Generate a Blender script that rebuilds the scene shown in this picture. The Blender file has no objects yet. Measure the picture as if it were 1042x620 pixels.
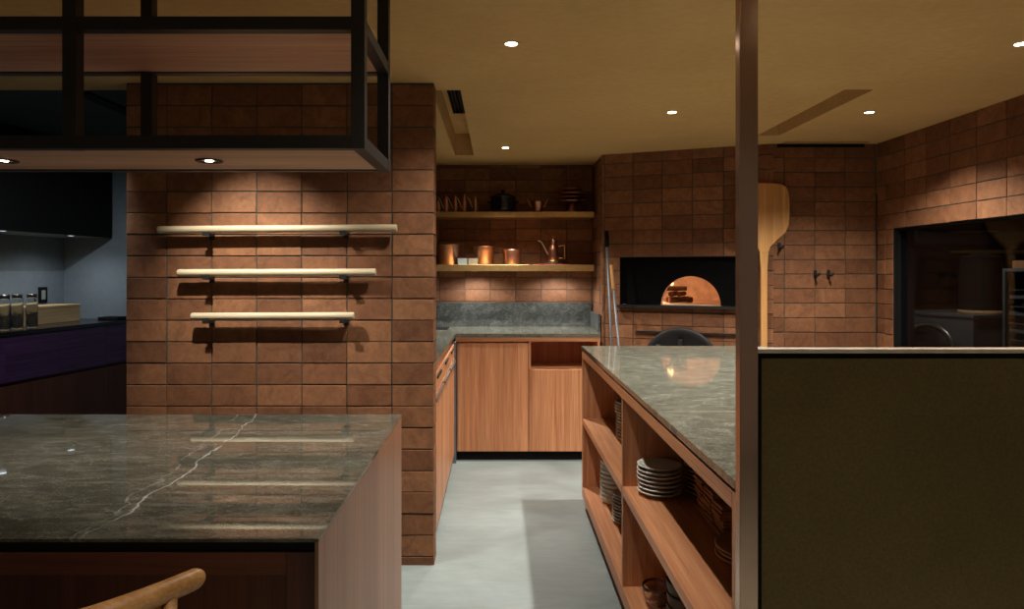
import bpy, bmesh, math, random
from mathutils import Vector, Matrix
R = random.Random(7)
PI = math.pi
scene = bpy.context.scene
COL = scene.collection
F = 695.0; CX = 506.0; CY = 277.0; H = 1.42          # focal length in pixels, horizon and eye height


def P(px, py, d):
    """a point of the photograph at depth d -> world"""
    return Vector(((px - CX) / F * d, d, H - (py - CY) / F * d))


def lin(r, g, b):
    def c(v):
        v /= 255.0
        return v / 12.92 if v <= .04045 else ((v + .055) / 1.055) ** 2.4
    return (c(r), c(g), c(b), 1.0)


# ------------------------------------------------------------------ materials
def new_mat(name):
    m = bpy.data.materials.new(name); m.use_nodes = True
    nt = m.node_tree; nt.nodes.clear()
    out = nt.nodes.new('ShaderNodeOutputMaterial')
    b = nt.nodes.new('ShaderNodeBsdfPrincipled')
    nt.links.new(b.outputs[0], out.inputs[0])
    return m, nt, b


def nd(nt, t, **kw):
    n = nt.nodes.new(t)
    for k, v in kw.items():
        if k in n.inputs: n.inputs[k].default_value = v
        else: setattr(n, k, v)
    return n


def ramp(nt, fac, stops):
    r = nt.nodes.new('ShaderNodeValToRGB')
    e = r.color_ramp.elements
    while len(e) < len(stops): e.new(.5)
    for i, (p, c) in enumerate(stops):
        e[i].position = p; e[i].color = c if len(c) == 4 else (*c, 1)
    nt.links.new(fac, r.inputs[0])
    return r.outputs[0]


def coords(nt, scale=(1, 1, 1), rnd=True):
    tc = nt.nodes.new('ShaderNodeTexCoord')
    src = tc.outputs['Object']
    if rnd:
        oi = nt.nodes.new('ShaderNodeObjectInfo')
        mul = nd(nt, 'ShaderNodeMath', operation='MULTIPLY'); mul.inputs[1].default_value = 17.0
        nt.links.new(oi.outputs['Random'], mul.inputs[0])
        add = nd(nt, 'ShaderNodeVectorMath', operation='ADD')
        nt.links.new(src, add.inputs[0]); nt.links.new(mul.outputs[0], add.inputs[1])
        src = add.outputs[0]
    mp = nt.nodes.new('ShaderNodeMapping'); mp.inputs['Scale'].default_value = scale
    nt.links.new(src, mp.inputs[0])
    return mp.outputs[0]


def noise(nt, vec, scale, detail=4, rough=.55, dist=0):
    n = nd(nt, 'ShaderNodeTexNoise', Scale=scale, Detail=detail, Roughness=rough, Distortion=dist)
    nt.links.new(vec, n.inputs['Vector'])
    return n.outputs[0]


def bump(nt, b, h, strength=.2, dist=.002):
    n = nd(nt, 'ShaderNodeBump', Strength=strength, Distance=dist)
    nt.links.new(h, n.inputs['Height']); nt.links.new(n.outputs[0], b.inputs['Normal'])


def mixc(nt, fac, a, b, mode='MIX'):
    n = nt.nodes.new('ShaderNodeMix'); n.data_type = 'RGBA'; n.blend_type = mode
    for s, v in ((n.inputs[0], fac), (n.inputs[6], a), (n.inputs[7], b)):
        if isinstance(v, (int, float, tuple)): s.default_value = v
        else: nt.links.new(v, s)
    return n.outputs[2]


def plain(name, col, rough=.5, metal=0., spec=.5, noise_amt=.12, nscale=30):
    m, nt, b = new_mat(name)
    v = coords(nt); f = noise(nt, v, nscale, 3)
    c0 = tuple(max(0, x * (1 - noise_amt)) for x in col[:3]); c1 = tuple(x * (1 + noise_amt) for x in col[:3])
    nt.links.new(ramp(nt, f, [(.3, c0), (.7, c1)]), b.inputs['Base Color'])
    b.inputs['Roughness'].default_value = rough; b.inputs['Metallic'].default_value = metal
    b.inputs['Specular IOR Level'].default_value = spec
    return m


def wood(name, c0, c1, axis, rough=.42, spec=.4, across=38., along=1.1, bumpy=.08):
    m, nt, b = new_mat(name)
    sc = [across] * 3; sc[axis] = along
    v = coords(nt, tuple(sc))
    f1 = noise(nt, v, 1.0, 5, .6, .6)
    sc2 = [across * 6] * 3; sc2[axis] = along * 3
    v2 = coords(nt, tuple(sc2)); f2 = noise(nt, v2, 1.0, 3, .6)
    sc3 = [across * .16] * 3; sc3[axis] = along * .3
    v3 = coords(nt, tuple(sc3)); f3 = noise(nt, v3, 1.0, 2, .5)
    base = ramp(nt, f1, [(.28, c0), (.72, c1)])
    streak = ramp(nt, f2, [(.3, (.72, .68, .64)), (.62, (1, 1, 1))])
    board = ramp(nt, f3, [(.3, (.8, .78, .75)), (.7, (1.1, 1.09, 1.07))])
    c = mixc(nt, 1.0, mixc(nt, 1.0, base, streak, 'MULTIPLY'), board, 'MULTIPLY')
    nt.links.new(c, b.inputs['Base Color'])
    b.inputs['Roughness'].default_value = rough; b.inputs['Specular IOR Level'].default_value = spec
    bump(nt, b, f2, bumpy, .001)
    return m


def tile_mat(name, stops, dirt=.5):
    m, nt, b = new_mat(name)
    g = nt.nodes.new('ShaderNodeNewGeometry')
    c = ramp(nt, g.outputs['Random Per Island'], stops)
    v = coords(nt, rnd=False)
    # every tile gets its own patch of the clay noise
    mul = nd(nt, 'ShaderNodeMath', operation='MULTIPLY'); mul.inputs[1].default_value = 40.0
    nt.links.new(g.outputs['Random Per Island'], mul.inputs[0])
    add = nd(nt, 'ShaderNodeVectorMath', operation='ADD')
    nt.links.new(v, add.inputs[0]); nt.links.new(mul.outputs[0], add.inputs[1])
    f1 = noise(nt, add.outputs[0], 9, 5, .65, 1.2)
    f2 = noise(nt, add.outputs[0], 55, 4, .6)
    f3 = noise(nt, add.outputs[0], 160, 2, .5)
    k = ramp(nt, f1, [(.3, (.68, .62, .58)), (.5, (.95, .95, .95)), (.72, (1.22, 1.2, 1.16))])
    c = mixc(nt, 1., c, k, 'MULTIPLY')
    sp = ramp(nt, f2, [(.3, (.85, .83, .8)), (.65, (1.06, 1.06, 1.06))])
    c = mixc(nt, 1., c, sp, 'MULTIPLY')
    chip = ramp(nt, f3, [(.74, (0, 0, 0)), (.8, (.45, .45, .45))])
    c = mixc(nt, chip, c, lin(205, 180, 150))
    nt.links.new(c, b.inputs['Base Color'])
    b.inputs['Roughness'].default_value = .68; b.inputs['Specular IOR Level'].default_value = .3
    bump(nt, b, f1, .3, .004)
    return m


def stone_mat(name, dark, mid, light, vein=False, rough=.1, stretch=(3.2, 8, 8), fleck=.7):
    m, nt, b = new_mat(name)
    tc = nt.nodes.new('ShaderNodeTexCoord'); src = tc.outputs['Object']
    mp = nt.nodes.new('ShaderNodeMapping'); mp.inputs['Scale'].default_value = stretch
    mp.inputs['Rotation'].default_value = (0, 0, .12)
    nt.links.new(src, mp.inputs[0]); v = mp.outputs[0]
    f1 = noise(nt, v, 2.2, 10, .72, 1.2)
    c = ramp(nt, f1, [(.3, dark), (.5, mid), (.72, light)])
    # short bright fissures in two sizes
    for sc, w, k in ((5.5, .02, fleck), (13, .03, fleck * .8)):
        f2 = noise(nt, v, sc, 4, .6, 2.2)
        a = nd(nt, 'ShaderNodeMath', operation='SUBTRACT'); a.inputs[1].default_value = .5
        nt.links.new(f2, a.inputs[0])
        ab = nd(nt, 'ShaderNodeMath', operation='ABSOLUTE'); nt.links.new(a.outputs[0], ab.inputs[0])
        line = ramp(nt, ab.outputs[0], [(.0, (1, 1, 1)), (w, (0, 0, 0))])
        msk = ramp(nt, noise(nt, v, sc * .45, 3, .6), [(.5, (0, 0, 0)), (.66, (k, k, k))])
        lm = nd(nt, 'ShaderNodeMath', operation='MULTIPLY'); nt.links.new(line, lm.inputs[0]); nt.links.new(msk, lm.inputs[1])
        c = mixc(nt, lm.outputs[0], c, lin(172, 170, 160))
    f4 = noise(nt, src, 170, 2, .6)
    sp = ramp(nt, f4, [(.6, (0, 0, 0)), (.74, (.5, .5, .5))])
    c = mixc(nt, sp, c, lin(150, 146, 134))
    if vein:
        sx = nt.nodes.new('ShaderNodeSeparateXYZ'); nt.links.new(src, sx.inputs[0])
        n1 = noise(nt, src, 5, 5, .62)
        for (x0, slope, curve, amp, wd, st) in vein:
            # x of the vein = x0 + slope*y + curve*y*y + wobble
            yy = nd(nt, 'ShaderNodeMath', operation='MULTIPLY_ADD'); yy.inputs[1].default_value = curve; yy.inputs[2].default_value = slope
            nt.links.new(sx.outputs['Y'], yy.inputs[0])
            y2 = nd(nt, 'ShaderNodeMath', operation='MULTIPLY_ADD'); y2.inputs[2].default_value = x0 - amp * .5
            nt.links.new(yy.outputs[0], y2.inputs[0]); nt.links.new(sx.outputs['Y'], y2.inputs[1])
            w = nd(nt, 'ShaderNodeMath', operation='MULTIPLY_ADD'); w.inputs[1].default_value = amp
            nt.links.new(n1, w.inputs[0]); nt.links.new(y2.outputs[0], w.inputs[2])
            d = nd(nt, 'ShaderNodeMath', operation='SUBTRACT'); nt.links.new(sx.outputs['X'], d.inputs[0]); nt.links.new(w.outputs[0], d.inputs[1])
            da = nd(nt, 'ShaderNodeMath', operation='ABSOLUTE'); nt.links.new(d.outputs[0], da.inputs[0])
            vl = ramp(nt, da.outputs[0], [(.0, (1, 1, 1)), (wd, (0, 0, 0))])
            vb = ramp(nt, noise(nt, src, 11, 3, .6), [(.4, (.05, .05, .05)), (.6, (st, st, st))])
            vm = nd(nt, 'ShaderNodeMath', operation='MULTIPLY'); nt.links.new(vl, vm.inputs[0]); nt.links.new(vb, vm.inputs[1])
            c = mixc(nt, vm.outputs[0], c, lin(222, 220, 212))
    nt.links.new(c, b.inputs['Base Color'])
    b.inputs['Roughness'].default_value = rough; b.inputs['Specular IOR Level'].default_value = .5
    return m


def concrete_mat(name):
    m, nt, b = new_mat(name)
    v = coords(nt, (1, 1.6, 1), rnd=False)
    f1 = noise(nt, v, 1.6, 7, .62, .8)
    c = ramp(nt, f1, [(.25, lin(116, 122, 118)), (.55, lin(134, 141, 137)), (.8, lin(148, 155, 151))])
    f2 = noise(nt, coords(nt, (3, 14, 1), rnd=False), 2.2, 5, .65, .4)
    c = mixc(nt, 1., c, ramp(nt, f2, [(.3, (.9, .9, .9)), (.7, (1.05, 1.05, 1.05))]), 'MULTIPLY')
    nt.links.new(c, b.inputs['Base Color'])
    r = ramp(nt, f1, [(.3, (.42, .42, .42)), (.7, (.58, .58, .58))]); nt.links.new(r, b.inputs['Roughness'])
    b.inputs['Specular IOR Level'].default_value = .35
    bump(nt, b, f2, .05, .002)
    return m


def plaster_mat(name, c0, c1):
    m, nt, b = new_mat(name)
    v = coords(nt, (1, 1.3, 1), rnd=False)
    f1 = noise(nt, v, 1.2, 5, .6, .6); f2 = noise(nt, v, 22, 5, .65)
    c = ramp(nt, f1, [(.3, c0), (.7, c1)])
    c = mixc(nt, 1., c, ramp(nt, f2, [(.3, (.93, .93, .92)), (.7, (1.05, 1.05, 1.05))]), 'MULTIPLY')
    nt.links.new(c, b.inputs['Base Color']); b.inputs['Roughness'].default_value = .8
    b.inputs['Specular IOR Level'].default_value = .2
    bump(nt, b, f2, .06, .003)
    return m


def glass_mat(name, tint=(.93, .96, .95), rough=.0):
    m, nt, b = new_mat(name)
    b.inputs['Base Color'].default_value = (*tint, 1); b.inputs['Transmission Weight'].default_value = 1
    b.inputs['Roughness'].default_value = rough; b.inputs['IOR'].default_value = 1.45
    return m


def pane_mat(name, tint):
    m = bpy.data.materials.new(name); m.use_nodes = True
    nt = m.node_tree; nt.nodes.clear()
    out = nt.nodes.new('ShaderNodeOutputMaterial')
    t = nt.nodes.new('ShaderNodeBsdfTransparent'); t.inputs[0].default_value = (*tint, 1)
    g = nt.nodes.new('ShaderNodeBsdfGlossy'); g.inputs['Roughness'].default_value = .02
    lw = nd(nt, 'ShaderNodeLayerWeight', Blend=.5)
    pw = nd(nt, 'ShaderNodeMath', operation='POWER'); pw.inputs[1].default_value = 5.0
    nt.links.new(lw.outputs['Facing'], pw.inputs[0])
    fr = nd(nt, 'ShaderNodeMath', operation='MULTIPLY_ADD'); fr.inputs[1].default_value = .6; fr.inputs[2].default_value = .02
    nt.links.new(pw.outputs[0], fr.inputs[0])
    mx = nt.nodes.new('ShaderNodeMixShader')
    nt.links.new(fr.outputs[0], mx.inputs[0]); nt.links.new(t.outputs[0], mx.inputs[1]); nt.links.new(g.outputs[0], mx.inputs[2])
    nt.links.new(mx.outputs[0], out.inputs[0])
    return m


def emit_mat(name, col, s):
    m = bpy.data.materials.new(name); m.use_nodes = True
    nt = m.node_tree; nt.nodes.clear()
    out = nt.nodes.new('ShaderNodeOutputMaterial'); e = nt.nodes.new('ShaderNodeEmission')
    e.inputs[0].default_value = col; e.inputs[1].default_value = s
    nt.links.new(e.outputs[0], out.inputs[0])
    return m


TERRA = [(0., lin(108, 69, 44)), (.3, lin(121, 79, 51)), (.6, lin(130, 86, 56)), (.85, lin(143, 98, 66)), (1., lin(113, 71, 45))]
M = dict(
    tile=tile_mat('terracotta_tile', TERRA),
    grout=plain('grout', lin(74, 76, 68), .9, spec=.1),
    ceil=plaster_mat('ochre_plaster', lin(200, 162, 104), lin(212, 174, 114)),
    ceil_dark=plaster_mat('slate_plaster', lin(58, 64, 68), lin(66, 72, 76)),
    greywall=plaster_mat('grey_plaster', lin(118, 128, 134), lin(130, 140, 146)),
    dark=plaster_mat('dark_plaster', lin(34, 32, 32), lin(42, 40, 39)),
    floor=concrete_mat('polished_concrete'),
    stone=stone_mat('grey_brown_stone', lin(66, 65, 54), lin(94, 92, 79), lin(124, 121, 106), rough=.06, stretch=(6, 8, 8), fleck=.9),
    stone_v=stone_mat('veined_stone', lin(60, 57, 47), lin(84, 80, 67), lin(114, 109, 94), vein=[(.012, -.05, -.06, .10, .0018, .7), (-.03, -.10, -.05, .14, .001, .3)], rough=.02),
    splash=stone_mat('backsplash_stone', lin(42, 44, 42), lin(66, 68, 64), lin(98, 99, 93), rough=.3, stretch=(6, 8, 8), fleck=1.),
    mahog_z=wood('mahogany_upright', lin(186, 120, 82), lin(224, 162, 116), 2),
    mahog_y=wood('mahogany_lengthwise', lin(186, 120, 82), lin(224, 162, 116), 1),
    mahog_x=wood('mahogany_crosswise', lin(186, 120, 82), lin(224, 162, 116), 0),
    brown_z=wood('brown_panel', lin(140, 100, 76), lin(168, 124, 96), 2, rough=.38, along=.5),
    dkwood_x=wood('dark_wood_crosswise', lin(92, 52, 36), lin(116, 68, 48), 0),
    dkwood_z=wood('dark_wood_upright', lin(78, 44, 32), lin(98, 56, 42), 2),
    rackwood=wood('rack_board_wood', lin(214, 164, 134), lin(240, 194, 160), 0, rough=.5),
    pale=wood('pale_wood', lin(186, 168, 136), lin(206, 190, 160), 0, rough=.55, across=30, along=1.5),
    oak=wood('oiled_oak', lin(176, 122, 66), lin(206, 152, 92), 0, rough=.4, across=40, along=2),
    peel=wood('peel_wood', lin(196, 138, 78), lin(226, 172, 106), 2, rough=.6, across=26),
    boardtan=wood('tan_board', lin(196, 162, 112), lin(220, 188, 140), 1, rough=.6),
    slab=wood('slab_wood', lin(150, 102, 66), lin(190, 138, 94), 0, rough=.6),
    black=plain('black_steel', lin(30, 26, 23), .45, .0, .4),
    soot=plain('sooty_black', lin(9, 8, 8), .9, 0, .1),
    blackmatt=plain('matt_black', lin(18, 17, 17), .8, 0, .2),
    bronze=plain('bronze_paint', lin(178, 142, 118), .18, .8, .5, .04),
    capwood=plain('cap_wood', lin(216, 192, 168), .4),
    fabric=None,
    tin=plain('tinned_brass', lin(214, 200, 166), .35, .8, .5, .05),
    brass=plain('brushed_brass', lin(212, 170, 112), .42, 1., .5, .08),
    copper=plain('polished_copper', lin(210, 158, 132), .4, 1., .5, .12),
    copper_dk=plain('aged_copper', lin(172, 118, 92), .38, 1., .5, .15),
    iron=plain('cast_iron', lin(34, 33, 33), .5, .3, .5),
    iron_gloss=plain('enamelled_iron', lin(26, 24, 24), .22, 0, .6),
    steel=plain('brushed_steel', lin(150, 150, 146), .32, .9, .5, .06),
    steel_dk=plain('dark_steel', lin(104, 110, 114), .45, .2, .5, .08),
    porcelain=plain('stoneware', lin(206, 204, 192), .3, 0, .5, .05),
    greyware=plain('grey_stoneware', lin(172, 174, 164), .4, 0, .5, .06),
    darkware=plain('dark_stoneware', lin(60, 58, 54), .3, 0, .5, .1),
    brownware=plain('brown_stoneware', lin(168, 134, 102), .4, 0, .5, .1),
    glass=glass_mat('clear_glass'),
    smoke=glass_mat('smoked_glass', (.82, .78, .74)),
    pane=pane_mat('window_pane', (.8, .82, .84)),
    white=plain('white_card', lin(150, 158, 150), .6),
    cream=plain('cream_card', lin(160, 144, 114), .6),
    red=plain('red_card', lin(150, 42, 50), .7),
    purple=wood('purple_sheen_wood', lin(66, 42, 74), lin(84, 54, 94), 1, rough=.25),  # purplish sheen of the reddish-brown wood put into the colour
    lamp=emit_mat('lamp_lens', lin(255, 240, 220), 22),
    lampcool=emit_mat('cool_lamp_lens', lin(225, 240, 255), 2.5),
    flame=emit_mat('flame', (1., .55, .22, 1), 6),
    ember=emit_mat('ember', (1., .2, .03, 1), 3.2),
    firebrick=plain('fire_brick', lin(206, 178, 152), .85, 0, .2, .22, 14),
    charlog=plain('charred_log', lin(96, 66, 48), .9, 0, .1, .4, 20),
    card=plain('cardboard', lin(168, 118, 78), .8),
)


def fabric_mat():
    m, nt, b = new_mat('olive_plaster')
    v = coords(nt, rnd=False); f1 = noise(nt, v, 160, 3, .6); f2 = noise(nt, v, 3, 3, .5)
    c = ramp(nt, f2, [(.3, lin(110, 90, 54)), (.7, lin(121, 100, 62))])
    c = mixc(nt, 1., c, ramp(nt, f1, [(.3, (.82, .82, .82)), (.7, (1.1, 1.1, 1.1))]), 'MULTIPLY')
    nt.links.new(c, b.inputs['Base Color']); b.inputs['Roughness'].default_value = .9; b.inputs['Specular IOR Level'].default_value = .15
    bump(nt, b, f1, .4, .002)
    return m


M['fabric'] = fabric_mat()


# ------------------------------------------------------------------ mesh building
class MB:
    def __init__(s): s.v = []; s.f = []; s.m = []; s.sm = []

    def add(s, vs, fs, m=0, smooth=False, T=None):
        b = len(s.v)
        s.v += [(T @ Vector(v) if T is not None else Vector(v)) for v in vs]
        for f in fs:
            s.f.append([b + i for i in f]); s.m.append(m); s.sm.append(smooth)
        return s

    def hexa(s, p, m=0, T=None):
        return s.add(p, [(0, 3, 2, 1), (4, 5, 6, 7), (0, 1, 5, 4), (1, 2, 6, 5), (2, 3, 7, 6), (3, 0, 4, 7)], m, False, T)

    def box(s, x0, y0, z0, x1, y1, z1, m=0, T=None):
        return s.hexa([(x0, y0, z0), (x1, y0, z0), (x1, y1, z0), (x0, y1, z0), (x0, y0, z1), (x1, y0, z1), (x1, y1, z1), (x0, y1, z1)], m, T)

    def lathe(s, prof, c=(0, 0, 0), seg=32, m=0, smooth=True, T=None):
        """prof: (r, z) pairs; r = 0 closes"""
        vs = []; idx = []
        for r, z in prof:
            if r < 1e-6:
                idx.append([len(vs)]); vs.append((c[0], c[1], c[2] + z))
            else:
                row = []
                for k in range(seg):
                    a = 2 * PI * k / seg
                    row.append(len(vs)); vs.append((c[0] + r * math.cos(a), c[1] + r * math.sin(a), c[2] + z))
                idx.append(row)
        fs = []
        for a, b in zip(idx, idx[1:]):
            for k in range(seg):
                k2 = (k + 1) % seg
                if len(a) == 1 and len(b) == 1: continue
                if len(a) == 1: fs.append((a[0], b[k], b[k2]))
                elif len(b) == 1: fs.append((a[k], a[k2], b[0]))
                else: fs.append((a[k], a[k2], b[k2], b[k]))
        return s.add(vs, fs, m, smooth, T)

    def tube(s, pts, rad, seg=12, m=0, sq=None, up=None, smooth=True, T=None):
        """rad: number or list; sq=(a,b): elliptic factors along side and up"""
        pts = [Vector(p) for p in pts]; n = len(pts)
        if not isinstance(rad, (list, tuple)): rad = [rad] * n
        a_, b_ = sq or (1, 1)
        vs = []; ref = Vector(up) if up else None
        for i, p in enumerate(pts):
            t = (pts[min(i + 1, n - 1)] - pts[max(i - 1, 0)]).normalized()
            if ref is None:
                ref = Vector((0, 0, 1)) if abs(t.z) < .9 else Vector((1, 0, 0))
            side = t.cross(ref).normalized(); u2 = side.cross(t).normalized()
            if not up: ref = u2
            for k in range(seg):
                a = 2 * PI * k / seg
                vs.append(p + side * (math.cos(a) * rad[i] * a_) + u2 * (math.sin(a) * rad[i] * b_))
        fs = []
        for i in range(n - 1):
            for k in range(seg):
                k2 = (k + 1) % seg
                fs.append((i * seg + k, i * seg + k2, (i + 1) * seg + k2, (i + 1) * seg + k))
        s.add(vs, fs, m, smooth, T)
        b0 = len(s.v) - len(vs)
        s.f.append([b0 + k for k in range(seg)][::-1]); s.m.append(m); s.sm.append(False)
        s.f.append([b0 + (n - 1) * seg + k for k in range(seg)]); s.m.append(m); s.sm.append(False)
        return s

    def prism(s, poly, a, b, plane='xz', m=0, smooth=False, T=None):
        """extrude a 2-D outline between two values of the third axis"""
        def q(p, w):
            return {'xz': (p[0], w, p[1]), 'xy': (p[0], p[1], w), 'yz': (w, p[0], p[1])}[plane]
        n = len(poly)
        vs = [q(p, a) for p in poly] + [q(p, b) for p in poly]
        s.add(vs, [(i, (i + 1) % n, n + (i + 1) % n, n + i) for i in range(n)], m, smooth, T)
        return s.add(vs, [tuple(range(n))[::-1], tuple(range(n, 2 * n))], m, False, T)


ROOTM = {}


def build(name, mb, mats, parent=None, local=False, bevel=0, recalc=True, origin=None):
    me = bpy.data.meshes.new(name)
    if not isinstance(mats, (list, tuple)): mats = [mats]
    if parent is not None:
        root = parent
        while root.parent is not None: root = root.parent
        base = Matrix() if local else ROOTM[root].inverted()
        vs = [base @ v for v in mb.v]; loc = None
    else:
        if origin is None:
            lo = [min(v[i] for v in mb.v) for i in range(3)]; hi = [max(v[i] for v in mb.v) for i in range(3)]
            origin = Vector(((lo[0] + hi[0]) / 2, (lo[1] + hi[1]) / 2, lo[2]))
        loc = Vector(origin); vs = [v - loc for v in mb.v]
    me.from_pydata([tuple(v) for v in vs], [], mb.f)
    for m in mats: me.materials.append(m)
    me.polygons.foreach_set('material_index', mb.m)
    me.polygons.foreach_set('use_smooth', mb.sm)
    if recalc:
        bm = bmesh.new(); bm.from_mesh(me)
        bmesh.ops.recalc_face_normals(bm, faces=bm.faces[:])
        bm.to_mesh(me); bm.free()
    me.update()
    o = bpy.data.objects.new(name, me); COL.objects.link(o)
    if parent is not None: o.parent = parent
    else:
        o.location = loc; ROOTM[o] = Matrix.Translation(loc)
    if bevel:
        bv = o.modifiers.new('edge', 'BEVEL'); bv.width = bevel; bv.segments = 2; bv.limit_method = 'ANGLE'; bv.angle_limit = math.radians(50)
    return o


def tag(o, label, cat, group=None, kind=None):
    o['label'] = label; o['category'] = cat
    if group: o['group'] = group
    if kind: o['kind'] = kind
    return o


def thing(name, label, cat, loc=(0, 0, 0), rz=0, group=None):
    o = bpy.data.objects.new(name, None); COL.objects.link(o)
    o.location = loc; o.rotation_euler = (0, 0, rz); o.empty_display_size = .05
    ROOTM[o] = Matrix.Translation(Vector(loc)) @ Matrix.Rotation(rz, 4, 'Z')
    return tag(o, label, cat, group)


def dup(o, loc, label=None, rz=None):
    c = o.copy(); COL.objects.link(c); c.location = loc
    if rz is not None: c.rotation_euler = (0, 0, rz)
    if label: c['label'] = label
    for ch in list(o.children):
        d = ch.copy(); COL.objects.link(d); d.parent = c
        for g in list(ch.children):
            e = g.copy(); COL.objects.link(e); e.parent = d
    return c


def struct(name, mb, mats, bevel=0, recalc=True, parent=None):
    o = build(name, mb, mats, parent, bevel=bevel, recalc=recalc)
    o['kind'] = 'structure'
    return o


def bx(*a):
    return MB().box(*a)


ORD = ['top', 'second', 'third', 'fourth', 'fifth', 'sixth', 'seventh', 'eighth', 'ninth', 'tenth', 'eleventh', 'twelfth', 'thirteenth', 'fourteenth']


# ------------------------------------------------------------------ tiled walls
TU, TV = .218, .104


def cut(rects, hole):
    out = []
    for a0, b0, a1, b1 in rects:
        x0, y0, x1, y1 = hole
        if x1 <= a0 or x0 >= a1 or y1 <= b0 or y0 >= b1:
            out.append((a0, b0, a1, b1)); continue
        if x0 > a0: out.append((a0, b0, x0, b1))
        if x1 < a1: out.append((x1, b0, a1, b1))
        m0, m1 = max(a0, x0), min(a1, x1)
        if y0 > b0: out.append((m0, b0, m1, y0))
        if y1 < b1: out.append((m0, y1, m1, b1))
    return out


def tile_wall(name, O, u, n, W, z0, z1, pu, pz, holes=(), thick=.12, tu=TU, tv=TV, j=.0026, seed=1):
    rr = random.Random(seed)
    O = Vector((*O, 0)); u = Vector((*u, 0)).normalized(); n = Vector((*n, 0)).normalized()
    def q(a, b, c): return O + u * a + n * c + Vector((0, 0, b))
    mb = MB()
    slab = [(0, z0, W, z1)]
    for h in holes: slab = cut(slab, h)
    for a0, b0, a1, b1 in slab:
        mb.hexa([q(a0, b0, -thick), q(a1, b0, -thick), q(a1, b0, 0), q(a0, b0, 0), q(a0, b1, -thick), q(a1, b1, -thick), q(a1, b1, 0), q(a0, b1, 0)], 0)
    i0 = math.floor((0 - pu) / tu); i1 = math.ceil((W - pu) / tu)
    k0 = math.floor((z0 - pz) / tv); k1 = math.ceil((z1 - pz) / tv)
    for i in range(i0, i1):
        for k in range(k0, k1):
            ju = rr.uniform(-.0012, .0012); jz = rr.uniform(-.0012, .0012)
            r = (max(0, pu + i * tu + j + ju), max(z0, pz + k * tv + j + jz), min(W, pu + (i + 1) * tu - j + ju), min(z1, pz + (k + 1) * tv - j + jz))
            if r[2] - r[0] < .006 or r[3] - r[1] < .006: continue
            ps = [r]
            for h in holes: ps = cut(ps, h)
            hh = .0035 + rr.random() * .0025
            tb, ts = rr.uniform(-.0016, .0028), rr.uniform(-.0018, .0018)
            for a0, b0, a1, b1 in ps:
                if a1 - a0 < .006 or b1 - b0 < .006: continue
                e = .0016
                d = lambda a, b: hh + tb * (.5 - (b - b0) / (b1 - b0)) + ts * ((a - a0) / (a1 - a0) - .5)
                lo = [q(a0, b0, -.001), q(a1, b0, -.001), q(a1, b1, -.001), q(a0, b1, -.001)]
                mi = [q(a0, b0, d(a0, b0) - e), q(a1, b0, d(a1, b0) - e), q(a1, b1, d(a1, b1) - e), q(a0, b1, d(a0, b1) - e)]
                hi = [q(a0 + e, b0 + e, d(a0, b0)), q(a1 - e, b0 + e, d(a1, b0)), q(a1 - e, b1 - e, d(a1, b1)), q(a0 + e, b1 - e, d(a0, b1))]
                fs = [(3, 2, 1, 0), (8, 9, 10, 11)]
                for c in range(4):
                    c2 = (c + 1) % 4
                    fs += [(c, c2, 4 + c2, 4 + c), (4 + c, 4 + c2, 8 + c2, 8 + c)]
                mb.add(lo + mi + hi, fs, 1)
    return struct(name, mb, [M['grout'], M['tile']])


ZC = 2.337                                             # ceiling height
P0 = Vector((.833, 5.34)); P1 = Vector((1.973, 4.88)); UO = (P1 - P0).normalized(); NO = Vector((UO.y, -UO.x))
LO = (P1 - P0).length; ARZ = math.atan2(UO.y, UO.x)

tile_wall('wall_left_return', (-.312, 3.3092), (0, 1), (1, 0), .130, 0, ZC, .13, 1.810 - 18 * TV, thick=.01, seed=13)
struct('floor', bx(-5.5, -2.5, -.1, 6.6, 8.2, 0), M['floor'])
tile_wall('wall_left', (-1.795, 3.31), (1, 0), (0, -1), 1.486, 0, ZC, .195, 1.810 - 18 * TV, thick=.13, seed=3)
tile_wall('wall_back', (-1.5, 5.86), (1, 0), (0, -1), 2.33, 0, ZC, 1.44, 1.271 - 12 * TV, seed=4)
tile_wall('wall_alcove', (.824, 5.856), (0, -1), (-1, 0), .510, 0, ZC, .19, 1.271 - 12 * TV, thick=.02, seed=5)
NU0, NU1, NZ0, NZ1 = .128, 1.09, 1.161, 1.534
tile_wall('wall_oven', tuple(P0 - UO * .012), tuple(UO), tuple(NO), LO + .012, 0, ZC, .020, NZ1 - 14 * TV, holes=[(NU0 + .012, NZ0, NU1 + .012, NZ1)], thick=.10, tu=.2207, seed=6)
tile_wall('wall_far_right', (1.973, 4.888), (1, 0), (0, -1), .74, 0, ZC, .297, 2.237 - 21 * TV, seed=8)
WY0, WY1, WZ0, WZ1 = 2.2, 4.685, .9, 1.72
tile_wall('wall_right', (2.718, 4.88), (0, -1), (-1, 0), 3.4, 0, ZC, .103, 2.237 - 21 * TV, holes=[(4.88 - WY1, WZ0, 4.88 - WY0, WZ1)], thick=.14, tu=.2275, seed=9)
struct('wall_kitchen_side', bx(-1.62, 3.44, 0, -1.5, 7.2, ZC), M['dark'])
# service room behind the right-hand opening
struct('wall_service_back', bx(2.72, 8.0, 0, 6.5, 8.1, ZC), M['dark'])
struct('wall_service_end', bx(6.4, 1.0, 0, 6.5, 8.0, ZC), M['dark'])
struct('wall_service_side', bx(2.84, 1.0, 0, 6.4, 1.1, ZC), M['dark'])


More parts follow.
